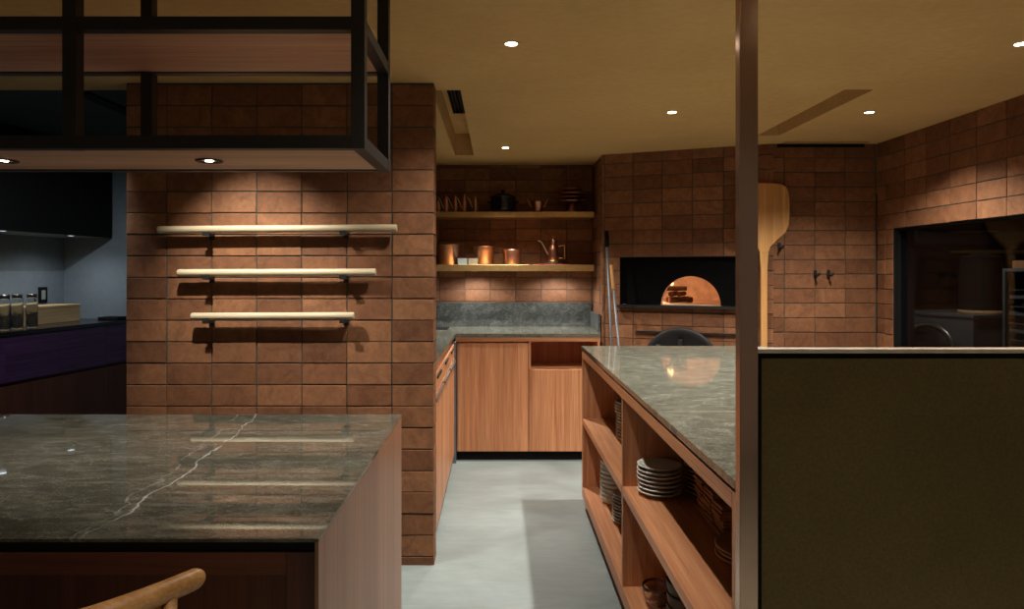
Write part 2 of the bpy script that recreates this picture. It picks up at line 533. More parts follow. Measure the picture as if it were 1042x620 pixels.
def ceiling():
    holes = [(-.33, 3.442, -.185, 5.36, .17), (1.745, 3.43, 1.89, 4.585, .17), (2.02, 4.79, 2.62, 4.872, .30)]
    xs = sorted({-5.5, 6.6, -1.795} | {h[0] for h in holes} | {h[2] for h in holes})
    ys = sorted({-2.5, 8.2, 3.44} | {h[1] for h in holes} | {h[3] for h in holes})
    mb = MB()
    for x0, x1 in zip(xs, xs[1:]):
        for y0, y1 in zip(ys, ys[1:]):
            cx, cy = (x0 + x1) / 2, (y0 + y1) / 2
            if any(h[0] < cx < h[2] and h[1] < cy < h[3] for h in holes): continue
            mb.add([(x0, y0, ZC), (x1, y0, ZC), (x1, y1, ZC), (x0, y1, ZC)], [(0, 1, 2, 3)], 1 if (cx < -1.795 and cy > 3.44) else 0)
    for x0, y0, x1, y1, dp in holes:
        z = ZC + dp
        v = [(x0, y0, ZC), (x1, y0, ZC), (x1, y1, ZC), (x0, y1, ZC), (x0, y0, z), (x1, y0, z), (x1, y1, z), (x0, y1, z)]
        mb.add(v, [(0, 1, 5, 4), (1, 2, 6, 5), (2, 3, 7, 6), (3, 0, 4, 7), (4, 5, 6, 7)], 0)
    mb.add([(-5.5, -2.5, ZC + .45), (6.6, -2.5, ZC + .45), (6.6, 8.2, ZC + .45), (-5.5, 8.2, ZC + .45)], [(0, 1, 2, 3)], 0)
    struct('ceiling', mb, [M['ceil'], M['ceil_dark']], recalc=False)
    struct('trim_1', bx(-2.15, 3.47, ZC - .012, -2.07, 4.9, ZC - .001), M['blackmatt'])   # dark slot in the bar ceiling


ceiling()

struct('gap_shade', bx(2.0, 4.872, 2.312, 2.62, 4.8835, ZC - .001), M['blackmatt'])     # black strip standing in for the shade of the gap above the bricks
# window in the right-hand wall
wf = MB()
X0, X1 = 2.735, 2.80
for a in ((WY0, WZ0, WY1, WZ0 + .012), (WY0, WZ1 - .012, WY1, WZ1), (WY0, WZ0 + .012, WY0 + .012, WZ1 - .012), (WY1 - .012, WZ0 + .012, WY1, WZ1 - .012)):
    wf.box(X0, a[0], a[1], X1, a[2], a[3])
for a in ((WY0, WZ0, WY1, WZ0 + .004), (WY0, WZ1 - .004, WY1, WZ1), (WY0, WZ0 + .004, WY0 + .004, WZ1 - .004), (WY1 - .004, WZ0 + .004, WY1, WZ1 - .004)):
    wf.box(2.7185, a[0], a[1], 2.734, a[2], a[3]).box(2.801, a[0], a[1], 2.858, a[2], a[3])
win = struct('window_1', wf, M['blackmatt'])
w2 = build('window_pane', bx(2.762, WY0 + .012, WZ0 + .012, 2.768, WY1 - .012, WZ1 - .012), M['pane'], win); w2['kind'] = 'structure'

# ------------------------------------------------------------------ partition and post
pt = struct('wall_partition', bx(.546, 1.41, 0, 3.2, 1.432, 1.241), M['fabric'])
cap = struct('trim_2', bx(.5345, 1.40, 1.2535, 3.2, 1.434, 1.262), M['capwood'], bevel=.001)
struct('trim_3', MB().box(.546, 1.416, 1.241, 3.2, 1.43, 1.2535).box(.5345, 1.412, 0, .5455, 1.43, 1.2535), M['blackmatt'])
post = tag(build('post', bx(.4965, 1.398, 0, .534, 1.424, ZC - .001), M['bronze'], bevel=.001),
           'slim brown metal post from floor to ceiling at the end of the low partition', 'post')

# ------------------------------------------------------------------ kitchen island
IX, ITOP, IY0, IY1 = .51, .975, 1.46, 4.11
t = thing('kitchen_island', 'reddish wood kitchen island with open shelves full of plates, facing the aisle', 'kitchen island', (1.05, 2.8, 0))
for y0, y1 in ((IY0, IY0 + .025), (IY1 - .025, IY1)):
    build('end_panel', bx(IX, y0, .07, 1.58, y1, .945), M['mahog_z'], t, bevel=.0015)
build('divider', bx(IX + .002, 2.79, .137, .98, 2.812, .905), M['mahog_z'], t, bevel=.0015)
for y0, y1 in ((IY0 + .026, 2.789), (2.813, IY1 - .026)):
    build('shelf', bx(IX, y0, .51, .98, y1, .545), M['mahog_y'], t, bevel=.0015)
build('bottom_board', bx(IX, IY0 + .026, .071, 1.57, IY1 - .026, .135), M['mahog_y'], t, bevel=.0015)
build('top_rail', bx(IX, IY0 + .026, .905, .535, IY1 - .026, .944), M['mahog_y'], t, bevel=.0015)
build('back_panel', bx(.981, IY0 + .026, .136, 1.0, IY1 - .026, .944), M['mahog_y'], t)
build('rear_panel', bx(1.56, IY0 + .026, .136, 1.58, IY1 - .026, .944), M['mahog_y'], t)
build('toe_kick', bx(.54, IY0 + .03, 0, 1.55, IY1 - .03, .07), M['blackmatt'], t)
build('shadow_gap', bx(IX + .012, IY0 + .03, .945, 1.57, IY1 - .03, .9545), M['blackmatt'], t)
wt = tag(build('stone_worktop', MB().box(IX - .003, IY0 - .003, .955, 1.605, 2.178, ITOP).box(IX - .003, 2.181, .955, 1.605, IY1 + .003, ITOP), M['stone'], bevel=.001),
         'long polished grey-brown stone worktop on the plate-filled kitchen island', 'worktop')
build('joint', bx(IX - .002, 2.1781, .956, 1.604, 2.1809, ITOP - .0004), M['white'], wt)



def plate_mesh(r, h, foot=.62):
    mb = MB()
    rf = r * foot
    mb.lathe([(0, .003), (rf - .006, .003), (rf - .004, 0), (rf, 0), (rf + .004, .004), (r - .006, h - .004), (r - .001, h - .003), (r, h), (r - .004, h + .002), (r - .012, h - .001), (rf + .004, .0105), (rf, .0085), (0, .0085)], seg=40)
    return mb


def stack(x, y, z, n, r, pitch, mat, where, kind='plate', group=None, foot=.62, h=None, jit=.003, name=None, mbf=None, adj=''):
    first = None
    for k in range(n):
        lab = f"{ORD[n - 1 - k]} {adj}{kind} {'from the top ' if n - 1 - k else ''}of the {where}"
        loc = (x + R.uniform(-jit, jit), y + R.uniform(-jit, jit), z + .0008 + k * pitch)
        if first is None:
            mb = mbf() if mbf else plate_mesh(r, h or pitch + .004, foot)
            first = build(name or kind.replace(' ', '_'), mb, mat, origin=(0, 0, 0)); first.location = loc
            tag(first, lab, kind, group)
        else:
            dup(first, loc, lab)


SH = .545; SB = .135
stack(.639, 2.688, SH, 7, .087, .0165, M['porcelain'], 'front plate stack on the near upper island shelf', group='white plates on the near upper shelf')
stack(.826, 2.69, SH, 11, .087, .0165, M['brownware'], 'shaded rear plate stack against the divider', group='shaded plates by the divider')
stack(.70, 3.55, SH, 8, .083, .0165, M['porcelain'], 'plate stack on the far upper island shelf', group='plates on the far upper shelf')
stack(.70, 3.55, SH + 8 * .0165, 4, .088, .0165, M['porcelain'], 'wide plates topping the far upper shelf stack', kind='saucer', group='saucers on the far upper shelf')


def bowl_mesh(r, h, foot=.5, t_=.004):
    mb = MB(); rf = r * foot
    pr = [(0, .004), (rf - .004, .004), (rf - .003, 0), (rf, 0), (rf + .002, .006)]
    for k in range(1, 7):
        a = k / 6; pr.append((rf + .002 + (r - rf - .002) * math.sin(a * PI / 2) ** .9, .006 + (h - .006) * (1 - math.cos(a * PI / 2)) ** .9))
    pr.append((r - t_ * .5, h + .002))
    for k in range(6, -1, -1):
        a = k / 6; pr.append((max(.002, rf - t_ + (r - rf) * math.sin(a * PI / 2) ** .9), .006 + t_ + (h - .006 - t_) * (1 - math.cos(a * PI / 2)) ** .9))
    pr.append((0, .006 + t_))
    return mb.lathe(pr, seg=40)


stack(.657, 3.80, SB, 9, .085, .0245, M['greyware'], 'tall bowl stack on the far bottom island shelf', kind='bowl', group='bowls on the far bottom shelf', mbf=lambda: bowl_mesh(.085, .045, .6), jit=.0008)
stack(.675, 3.50, SB, 9, .085, .0165, M['greyware'], 'short plate stack on the far bottom island shelf', group='plates on the far bottom shelf')
stack(.775, 2.07, SH, 3, .11, .014, M['brownware'], 'low stack of broad brown plates nearest the post', group='broad plates nearest the post')
stack(.697, 2.50, SB, 3, .076, .045, M['darkware'], 'dark bowl stack on the near bottom shelf', kind='bowl', adj='dark ', group='dark bowls on the near bottom shelf', mbf=lambda: bowl_mesh(.076, .065, .7), jit=.0008)
gb = build('glass_bowl', bowl_mesh(.062, .075, .5), M['smoke'], origin=(0, 0, 0)); gb.location = (.622, 2.635, SB + .001)
tag(gb, 'smoky clear glass bowl beside the dark bowls on the bottom shelf', 'bowl')
# dark wooden slabs piled in three columns
first = None
for c, (yc, nn) in enumerate(((2.50, 10), (2.40, 9), (2.30, 8))):
    for k in range(nn):
        loc = (.80 + R.uniform(-.008, .008), yc + R.uniform(-.003, .003), SH + .001 + k * .0122)
        lab = f"{ORD[nn - 1 - k]} wooden slab {'from the top ' if nn - 1 - k else ''}in the {('far', 'middle', 'near')[c]} column of the slab pile"
        if first is None:
            first = build('wooden_slab', MB().box(-.06, -.045, 0, .06, .045, .0105), M['slab'], origin=(0, 0, 0), bevel=.002); first.location = loc
            tag(first, lab, 'wooden slab', 'wooden slabs on the near upper shelf')
        else: dup(first, loc, lab, rz=R.uniform(-.05, .05))

# ------------------------------------------------------------------ bar counter in the left foreground
BX1 = -.335; BX0 = -2.4; BY0, BY1, BZ = 1.28, 2.40, .92
t = thing('bar_counter', 'dark panelled bar counter under the veined stone top, left foreground', 'bar counter', (-1.3, 1.85, 0))
sp = MB(); yy = BY0 + .004
n = 6; w = (BY1 - BY0 - .008) / n
for k in range(n): sp.box(-.343, yy + k * w + .0006, 0.0, BX1 - .001, yy + (k + 1) * w - .0006, .9125)
build('side_panel', sp, M['brown_z'], t)
build('top_rail', bx(BX0, 1.296, .845, -.40, 1.33, .888), M['dkwood_x'], t)
build('stile', bx(-.399, 1.296, 0, -.3435, 1.33, .888), M['dkwood_z'], t)
build('front_panel', bx(BX0, 1.315, .08, -.40, 1.332, .844), M['dkwood_z'], t)
build('rear_panel', bx(BX0, 2.37, .0, -.366, 2.395, .899), M['dkwood_z'], t)
build('plinth', bx(BX0, 1.36, 0, -.41, 2.36, .079), M['blackmatt'], t)
build('sub_top', bx(BX0, 1.30, .889, -.344, 2.369, .9125), M['blackmatt'], t)
tag(build('stone_worktop', bx(BX0, BY0, .913, BX1, BY1, BZ), M['stone_v'], bevel=.0015, origin=(-.80, 1.8, .9)),
    'glossy dark stone counter top with a white vein, left foreground', 'worktop')

# counter stool
t = thing('counter_stool', 'light oak counter stool with a curved back rail at the bar counter', 'stool', (-.70, 1.05, 0))
def rail_y(x): return .872 + .18 * ((x + .70) / .245) ** 2
pts, rad = [], []
N = 30
caps = [math.sin(q * PI / 12) for q in range(1, 7)]
for s_ in [-1 - .05 * c for c in reversed(caps)] + [-1 + 2 * k / N for k in range(N + 1)] + [1 + .05 * c for c in caps]:
    x = -.70 + .236 * s_
    pts.append((x, rail_y(x), .942 + .009 * s_ * s_))
    rad.append(.0165 * (1 + .12 * max(0, 1 - abs(s_))) * (max(.1, math.sqrt(max(0, 1 - ((abs(s_) - 1) / .05) ** 2))) if abs(s_) > 1 else 1))
build('back_rail', MB().tube(pts, rad, 20, sq=(.85, 1.0), up=(0, 0, 1)), M['oak'], t)
for sx in (-1, 1):
    x = -.70 + sx * .245 * .88
    build('leg', MB().tube([(x + sx * .02, .93, 0), (x + sx * .008, .96, .63), (x, rail_y(x), .944)], [.013, .017, .0105], 14), M['oak'], t)
    build('leg', MB().tube([(-.70 + sx * .21, 1.245, 0), (-.70 + sx * .18, 1.215, .64)], [.013, .018], 14), M['oak'], t)
    x2 = -.70 + sx * .245 * .835
    build('spindle', MB().tube([(x2 - sx * .02, .985, .66), (x2, rail_y(x2), .940)], [.0065, .006], 10), M['oak'], t)
    x3 = -.70 + sx * .06
    build('spindle', MB().tube([(x3, .92, .655), (x3, rail_y(x3), .938)], [.0065, .006], 10), M['oak'], t)
    build('stretcher', MB().tube([(-.70 + sx * .207, .945, .30), (-.70 + sx * .198, 1.232, .30)], .010, 10), M['oak'], t)
build('stretcher', MB().tube([(-.90, 1.236, .22), (-.50, 1.236, .22)], .011, 10), M['oak'], t)
seat = []
for k in range(40):
    a = 2 * PI * k / 40; ca, sa = math.cos(a), math.sin(a)
    seat.append((-.70 + .205 * math.copysign(abs(ca) ** .6, ca), 1.075 + .165 * math.copysign(abs(sa) ** .6, sa)))
build('seat', MB().prism(seat, .635, .668, 'xy'), M['oak'], t, bevel=.008)

# ------------------------------------------------------------------ hanging rack
RX1 = -.34; RX0 = -2.25; RY0, RY1, RZ, RZ2 = 1.75, 2.17, 1.737, 2.042; PW = .035
t = thing('hanging_rack', 'black steel rack with wooden shelves hung from the ceiling above the bar', 'rack', (-1.3, 1.96, RZ))
for x in (RX1 - PW, RX1 - PW - .74, RX1 - PW - 1.48):
    for y in (RY0, RY1 - PW):
        build('upright', bx(x, y, RZ, x + PW, y + PW, ZC - .001), M['black'], t)
for z in (RZ, RZ2):
    for y in (RY0, RY1 - PW):
        rb = MB(); xs = [RX0, RX1 - PW - 1.48, RX1 - PW - .74, RX1 - PW]
        a = RX0
        for x in xs[1:]:
            rb.box(a, y + .001, z + .0005, x - .0005, y + PW - .001, z + .034); a = x + PW + .0005
        build('long_rail', rb, M['black'], t)
    for x in (RX1 - PW, RX1 - PW - 1.48):
        build('cross_rail', bx(x + .001, RY0 + PW + .0005, z + .0005, x + PW - .001, RY1 - PW - .0005, z + .034), M['black'], t)
    x = RX1 - PW - 1.48
    for a0, a1 in ((RX0, x - .002), (x + PW + .002, RX1 - PW - .002)):
        build('shelf_board', bx(a0, RY0 + PW + .002, z + .004, a1, RY1 - PW - .002, z + .03), M['rackwood'], t)
for px in (213, 4):
    x = (px - CX) / F * 1.96
    fr = build('downlight', MB().lathe([(.013, .012), (.03, -.001), (.037, -.001), (.038, -.003), (.036, -.005), (.029, -.004), (.013, .009)], (x, 1.96, RZ + .004)), M['black'], t)
    build('lens', MB().lathe([(0, -.001), (.011, -.001), (.011, -.003), (0, -.003)], (x, 1.96, RZ + .004), 24), M['lamp'], fr)

# ------------------------------------------------------------------ poles on the brick wall
PD = 3.252
pole_bars = ((161, 404, 233.9, 232.2, 'longest pale wooden pole, topmost of the three on the brick wall'),
             (181, 382.5, 277.8, 277.2, 'middle pale wooden pole of the three on the brick wall'),
             (195, 360.5, 322.2, 321.6, 'shortest pale wooden pole, lowest of the three on the brick wall'))
BRK = (211.5, 350)
for i, (a, b, ya, yb, lab) in enumerate(pole_bars):
    A = P(a, ya, PD); B = P(b, yb, PD); r = .0178
    d = (B - A).normalized()
    pts = [A, A + d * .003, A + d * .006] + [A.lerp(B, k / 8) for k in range(1, 8)] + [B - d * .006, B - d * .003, B]
    rr_ = [r * .86, r * .96, r] + [r] * 7 + [r, r * .96, r * .86]
    o = build('wooden_pole', MB().tube(pts, rr_, 20), M['pale'])
    tag(o, lab, 'wooden pole', 'pale wooden poles on the brick wall')
    for j, bp in enumerate(BRK):
        f_ = (bp - a) / (b - a); C = A.lerp(B, f_); hw = .017
        z = C.z - r - .0015
        t = thing('pole_bracket', f"black {('left', 'right')[j]} wall bracket holding the {('topmost', 'middle', 'lowest')[i]} wooden pole", 'bracket', (C.x, 3.30, z), 0, 'black pole brackets on the brick wall')
        build('arm', bx(C.x - .012, C.y - r - .003, z - .012, C.x + .012, 3.295, z), M['black'], t, bevel=.001)
        build('cradle_lip', bx(C.x - hw, C.y - r - .008, z - .014, C.x + hw, C.y - r - .0035, z + .008), M['black'], t, bevel=.001)
        build('wall_plate', bx(C.x - .012, 3.2955, z - .03, C.x + .012, 3.304, z + .012), M['black'], t)

# ------------------------------------------------------------------ back and side kitchen units
KZ = .957; KY = 5.12
t = thing('base_cabinet', 'reddish wood base cabinet with one tall plain door in the alcove', 'cabinet', (0, 5.4, 0))
build('carcass', bx(-.302, KY + .022, .072, .235, 5.82, .925), M['mahog_z'], t)
build('door', bx(-.300, KY, .075, .2325, KY + .02, .886), M['mahog_z'], t, bevel=.0015)
build('toe_kick', bx(-.302, KY + .05, 0, .235, KY + .07, .0715), M['blackmatt'], t)
t = thing('base_cabinet', 'reddish wood base cabinet with an open recess above its door, beside the island', 'cabinet', (.5, 5.4, 0))
cb = MB().box(.2365, KY + .03, .072, .77, 5.82, .69).box(.2365, KY + .4, .69, .77, 5.82, .925).box(.2365, KY, .69, .252, KY + .4, .899).box(.252, KY + .022, .897, .77, KY + .4, .925).box(.752, KY, .69, .77, KY + .4, .899)
build('carcass', cb, M['mahog_z'], t)
build('door', bx(.2385, KY, .075, .768, KY + .02, .688), M['mahog_z'], t, bevel=.0015)
build('toe_kick', bx(.2365, KY + .05, 0, .768, KY + .07, .0715), M['blackmatt'], t)
wt = MB().box(-1.1, KY - .005, .932, .775, 5.848, KZ).box(.775, 5.36, .932, .812, 5.848, KZ).box(-1.1, 3.445, .932, -.315, KY - .005, KZ)
t = tag(build('stone_worktop', wt, M['stone']), 'grey stone worktop running round the alcove corner below the brass shelves', 'worktop')
build('edge_rail', bx(-.313, KY - .003, .9, .773, KY + .02, .931), M['mahog_x'], t)
tag(build('backsplash', bx(-1.1, 5.83, KZ + .001, .806, 5.846, 1.159), M['splash']), 'dark flecked stone backsplash along the alcove wall', 'backsplash')
tag(build('side_splash', bx(.792, 5.36, KZ + .001, .810, 5.828, 1.088), M['splash']), 'short dark stone upstand on the alcove side wall', 'backsplash')
tag(build('hob', bx(-.66, 5.50, KZ + .0005, -.40, 5.72, KZ + .006), M['iron_gloss'], bevel=.002), 'black glass plate let into the worktop corner by the brick wall', 'hob')
# the run along the left side
t = thing('undercounter_fridge', 'low wood-fronted fridge and drawers along the left of the aisle', 'fridge', (-.7, 4.3, 0))
build('carcass', bx(-1.05, 3.45, .06, -.337, 5.09, .93), M['mahog_z'], t)
for y0, y1 in ((3.45, 4.0), (4.005, 4.53), (4.535, 5.06)):
    dr = build('drawer_front', bx(-.336, y0, .80, -.318, y1, .885), M['mahog_y'], t, bevel=.001)
    build('grip', bx(-.3175, y0 + .15, .858, -.310, y1 - .15, .872), M['black'], dr)
    dd = build('door', bx(-.336, y0, .075, -.318, y1, .79), M['mahog_z'], t, bevel=.001)
    build('handle', bx(-.3175, y0 + .03, .755, -.306, y1 - .03, .775), M['steel'], dd)
build('steel_stile', bx(-.335, 5.065, .0, -.306, 5.108, .9), M['steel_dk'], t)
build('toe_kick', bx(-.42, 3.46, 0, -.345, 5.06, .059), M['blackmatt'], t)

# brass shelves
for z0, z1, lab in ((1.869, 1.913, 'upper brass-edged shelf in the alcove holding the black pot'), (1.428, 1.480, 'lower brass-edged shelf in the alcove holding the copper pots')):
    tag(build('wall_shelf', bx(-1.15, 5.57, z0, .79, 5.853 - .004, z1), M['brass'], bevel=.0015), lab, 'shelf')
S1, S2 = 1.4805, 1.9135
PXM = 5.68 / F
def sx(px): return (px - CX) * PXM


def pot(px, d, z, rt, rb, h, lab, mat, lip=.004, handles=0, flare=False, name='copper_pot', cat='pot', group='copper pots on the lower shelf'):
    x = sx(px); t = thing(name, lab, cat, (x, d, z), 0, group)
    if flare:
        pr = [(0, 0), (rb, 0), (rb + .002, .004), (rb + .004, h * .72), (rt - .004, h - .008), (rt, h), (rt - .004, h), (rb, h * .7), (rb - .002, .005), (0, .005)]
    else:
        pr = [(0, 0), (rb, 0), (rb + .003, .004), (rt - .001, h - lip), (rt + .003, h - lip), (rt + .003, h), (rt - .004, h), (rb - .001, .006), (0, .006)]
    build('body', MB().lathe(pr, (0, 0, 0), 40), mat, t, local=True)
    for s_ in (-1, 1)[:2 if handles else 0]:
        build('handle', MB().tube([(s_ * (rt + .001), -.02, h * .7), (s_ * (rt + .022), -.018, h * .86), (s_ * (rt + .03), 0, h * .95), (s_ * (rt + .022), .018, h * .86), (s_ * (rt + .001), .02, h * .7)], .0035, 8), M['brass'], t, local=True)
    return t


pot(457, 5.71, S1, .106, .088, .168, 'largest copper pot, leftmost on the lower alcove shelf', M['copper'])
pot(492.8, 5.70, S1, .091, .066, .152, 'tapered copper pot between the small boxes and the flared pot', M['copper'])
pot(521, 5.70, S1, .085, .066, .126, 'shortest copper pot with flared lip, left of the spouted can', M['copper'], flare=True)
for px, mt, lab in ((470.7, 'white', 'small pale green-white box beside the largest copper pot'), (481.6, 'cream', 'small cream box beside the tapered copper pot')):
    t = thing('small_box', lab, 'box', (sx(px) * 5.62 / 5.68, 5.615, S1), 0, 'small boxes on the lower shelf')
    build('carton', bx(-.038, -.03, 0, .038, .03, .044), M[mt], t, local=True, bevel=.001)
    build('lid', bx(-.0395, -.0315, .0442, .0395, .0315, .052), M[mt], t, local=True, bevel=.001)
# oil can on its tray and book
X = sx(563)
tag(build('red_booklet', bx(X - .155, 5.60, S1, X + .115, 5.74, S1 + .006), M['red']), 'thin red booklet under the grey tray on the lower shelf', 'book')
tag(build('small_tray', MB().lathe([(0, 0), (.07, 0), (.078, .006), (.074, .007), (.068, .003), (0, .003)], (X, 5.67, S1 + .0065), 36), M['steel_dk']), 'grey round tray under the copper oil can', 'tray')
t = thing('oil_can', 'copper oil can with long thin spout and square handle, lower shelf', 'oil can', (X, 5.67, S1 + .0105))
build('body', MB().lathe([(0, 0), (.036, 0), (.038, .006), (.037, .03), (.040, .034), (.040, .10), (.036, .135), (.022, .158), (.019, .165), (0, .165)], seg=36), M['copper_dk'], t, local=True)
build('base_band', MB().lathe([(.0385, .004), (.0408, .006), (.0408, .028), (.0385, .03)], seg=36), M['brass'], t, local=True)
cp = build('cap', MB().lathe([(.019, .1655), (.021, .17), (.017, .2), (.008, .207), (0, .207)], seg=24), M['copper'], t, local=True)
build('finial', MB().lathe([(0, .2072), (.006, .21), (.008, .216), (.004, .222), (.003, .228), (0, .230)], seg=16), M['brass'], cp, local=True)
build('spout', MB().tube([(-.041, 0, .072), (-.06, 0, .105), (-.085, 0, .155), (-.098, 0, .176), (-.112, 0, .186), (-.130, 0, .188)], [.007, .006, .0048, .0044, .0042, .004], 10), M['tin'], t, local=True)
build('handle', MB().tube([(.0415, 0, .142), (.06, 0, .147), (.09, 0, .152), (.094, 0, .148), (.094, 0, .09), (.094, 0, .035)], .006, 10).tube([(.0415, 0, .045), (.088, 0, .043)], .005, 10), M['brass'], t, local=True)

# slender copper cruets
first = None
for i, (px, h) in enumerate(((446.2, .105), (454.3, .14), (463.5, .14), (472.8, .155), (483.8, .135))):
    X = sx(px); lab = f"{('leftmost', 'second', 'middle', 'fourth', 'rightmost')[i]} slender copper oil cruet in the row on the upper shelf"
    t = thing('oil_cruet', lab, 'oil cruet', (X, 5.66, S2), 0, 'copper cruets on the upper shelf')
    build('body', MB().lathe([(0, 0), (.013, 0), (.016, .008), (.0205, .03), (.0205, .05), (.016, h * .62), (.009, h * .86), (.006, h * .9), (.003, h), (0, h)], seg=24), M['copper'], t, local=True)
    if i != 0:
        build('spout', MB().tube([(-.021, -.004, .035), (-.032, -.004, .062), (-.046, -.004, .096), (-.056, -.004, .117), (-.068, -.004, .128)], [.0042, .0038, .0035, .0033, .003], 10), M['tin'], t, local=True)

# black casserole
t = thing('casserole', 'black iron casserole with lid, centre of the upper shelf', 'pot', (sx(511.7), 5.70, S2))
build('body', MB().lathe([(0, 0), (.085, 0), (.098, .012), (.102, .05), (.098, .115), (.1, .12), (.094, .12), (.094, .02), (0, .012)], seg=40), M['iron_gloss'], t, local=True)
ld = build('lid', MB().lathe([(0, .122), (.102, .1215), (.106, .126), (.1, .136), (.06, .156), (.02, .164), (0, .165)], seg=40), M['iron_gloss'], t, local=True)
build('knob', MB().lathe([(0, .1655), (.008, .166), (.008, .176), (.017, .182), (.016, .192), (0, .195)], seg=20), M['iron_gloss'], ld, local=True)
for s_ in (-1, 1):
    build('handle', MB().tube([(s_ * .1, -.035, .085), (s_ * .122, -.026, .092), (s_ * .126, 0, .094), (s_ * .122, .026, .092), (s_ * .1, .035, .085)], .007, 10), M['iron_gloss'], t, local=True)
# small copper pan with raised handles
t = thing('copper_pan', 'small copper pan with two raised brass handles on the upper shelf', 'pan', (sx(547), 5.66, S2))
build('body', MB().lathe([(0, 0), (.04, 0), (.043, .006), (.043, .088), (.046, .092), (.041, .092), (.04, .01), (0, .008)], seg=36), M['copper'], t, local=True)
for s_ in (-1, 1):
    build('handle', MB().tube([(s_ * .0435, 0, .04), (s_ * .062, 0, .062), (s_ * .074, 0, .09), (s_ * .088, 0, .112)], .0045, 10), M['brass'], t, local=True)
# tiered copper stand
t = thing('tiered_stand', 'dark copper stand of stacked round tiers at the shelf end', 'stand', (sx(582), 5.69, S2))
build('foot', MB().lathe([(0, 0), (.05, 0), (.052, .008), (.042, .022), (.03, .04), (.03, .085), (0, .085)], seg=36), M['copper'], t, local=True)
for k, (z, r) in enumerate(((.086, .125), (.118, .11), (.15, .112), (.186, .092))):
    build('tier', MB().lathe([(0, 0), (r * .7, 0), (r, .008), (r, .012), (r * .9, .011), (.04, .006), (.034, .03), (0, .03)], (0, 0, z), 40), M['copper_dk'], t, local=True)

# ------------------------------------------------------------------ pizza oven set in the angled wall
AU = .651; AR = .217; AZ = 1.172
t = thing('pizza_oven', 'wood-fired oven with black front and glowing arched mouth in the brick wall', 'oven', (P0.x, P0.y, 0), ARZ)
fy0, fy1 = .035, .05
fp = MB(); K = 40
def outer(a):
    c, s_ = math.cos(a), math.sin(a)
    k = min((NU1 - .002 - AU) / c if c > 1e-6 else 1e9, (NU0 + .002 - AU) / c if c < -1e-6 else 1e9, (NZ1 - .002 - AZ) / s_ if s_ > 1e-6 else 1e9)
    return (AU + c * k, AZ + s_ * k)
angs = sorted(set([PI * k / K for k in range(K + 1)] + [math.atan2(NZ1 - .002 - AZ, NU1 - .002 - AU), math.atan2(NZ1 - .002 - AZ, NU0 + .002 - AU)]))
vs = []; fs = []
for a in angs:
    ox, oz = outer(a); ix, iz = AU + AR * math.cos(a), AZ + AR * math.sin(a)
    vs += [(ix, fy0, iz), (ox, fy0, oz), (ix, fy1, iz), (ox, fy1, oz)]
for i in range(len(angs) - 1):
    b = 4 * i
    fs += [(b, b + 1, b + 5, b + 4), (b + 2, b + 6, b + 7, b + 3), (b, b + 4, b + 6, b + 2), (b + 1, b + 3, b + 7, b + 5)]
fp.add(vs, fs)
build('front_plate', fp, M['soot'], t, local=True)
build('niche_lining', MB().box(NU0 + .001, .0, NZ0 + .009, NU0 + .003, .034, NZ1 - .0045).box(NU1 - .003, .0, NZ0 + .009, NU1 - .001, .034, NZ1 - .0045).box(NU0 + .001, 0, NZ1 - .004, NU1 - .001, .034, NZ1 - .001), M['soot'], t, local=True)
build('ledge', MB().box(NU0 - .015, -.05, NZ0 - .012, NU1 - .001, -.0105, NZ0 + .008).box(NU0 + .004, -.0104, NZ0 + .0015, NU1 - .004, .034, NZ0 + .008), M['iron'], t, local=True)
ar = MB(); vs = []; fs = []
for k in range(K + 1):
    a = PI * k / K
    for y in (.051, .13):
        vs.append((AU + AR * math.cos(a), y, AZ + AR * math.sin(a)))
        vs.append((AU + (AR + .03) * math.cos(a), y, AZ + (AR + .03) * math.sin(a)))
for k in range(K):
    b = 4 * k
    fs += [(b, b + 4, b + 6, b + 2), (b + 1, b + 3, b + 7, b + 5), (b, b + 1, b + 5, b + 4), (b + 2, b + 6, b + 7, b + 3)]
build('arch_ring', ar.add(vs, fs, 0, False), M['firebrick'], t, local=True)
# domed chamber behind the mouth
ch = MB(); CYC = .575; CR = .46; pr = []
rows = [(CR, 0), (CR, .08), (CR, .15), (CR * .99, .17)] + [(CR * math.cos(a), .17 + .17 * math.sin(a)) for a in [PI / 2 * k / 8 for k in range(1, 9)]]
SEG = 56; vs = []; fs = []
for r, z in rows:
    for k in range(SEG):
        a = 2 * PI * k / SEG
        vs.append((AU + max(r, .001) * math.cos(a), CYC + max(r, .001) * math.sin(a), AZ + z))
for i in range(len(rows) - 1):
    for k in range(SEG):
        k2 = (k + 1) % SEG
        q_ = [i * SEG + k, i * SEG + k2, (i + 1) * SEG + k2, (i + 1) * SEG + k]
        c = [sum(vs[j][d] for j in q_) / 4 for d in range(3)]
        if c[1] < CYC and abs(c[0] - AU) < AR + .012 and c[2] - AZ < AR + .02: continue      # the mouth
        fs.append(q_)
ch.add(vs, fs, 0, True)
build('dome', ch, M['firebrick'], t, local=True, recalc=False)
build('hearth', MB().box(AU - .25, .051, AZ - .009, AU + .25, .105, AZ).box(AU - .47, .105, AZ - .03, AU + .47, CYC + .47, AZ), M['firebrick'], t, local=True)
build('casing', MB().box(AU - .5, .105, AZ - .04, AU - .49, 1.1, AZ + .4).box(AU + .49, .105, AZ - .04, AU + .5, 1.1, AZ + .4).box(AU - .5, .105, AZ + .39, AU + .5, 1.1, AZ + .4).box(AU - .5, 1.09, AZ - .04, AU + .5, 1.1, AZ + .39), M['blackmatt'], t, local=True)
OM = ROOTM[t]
def ow(u, y, z): return OM @ Vector((u, y, z))
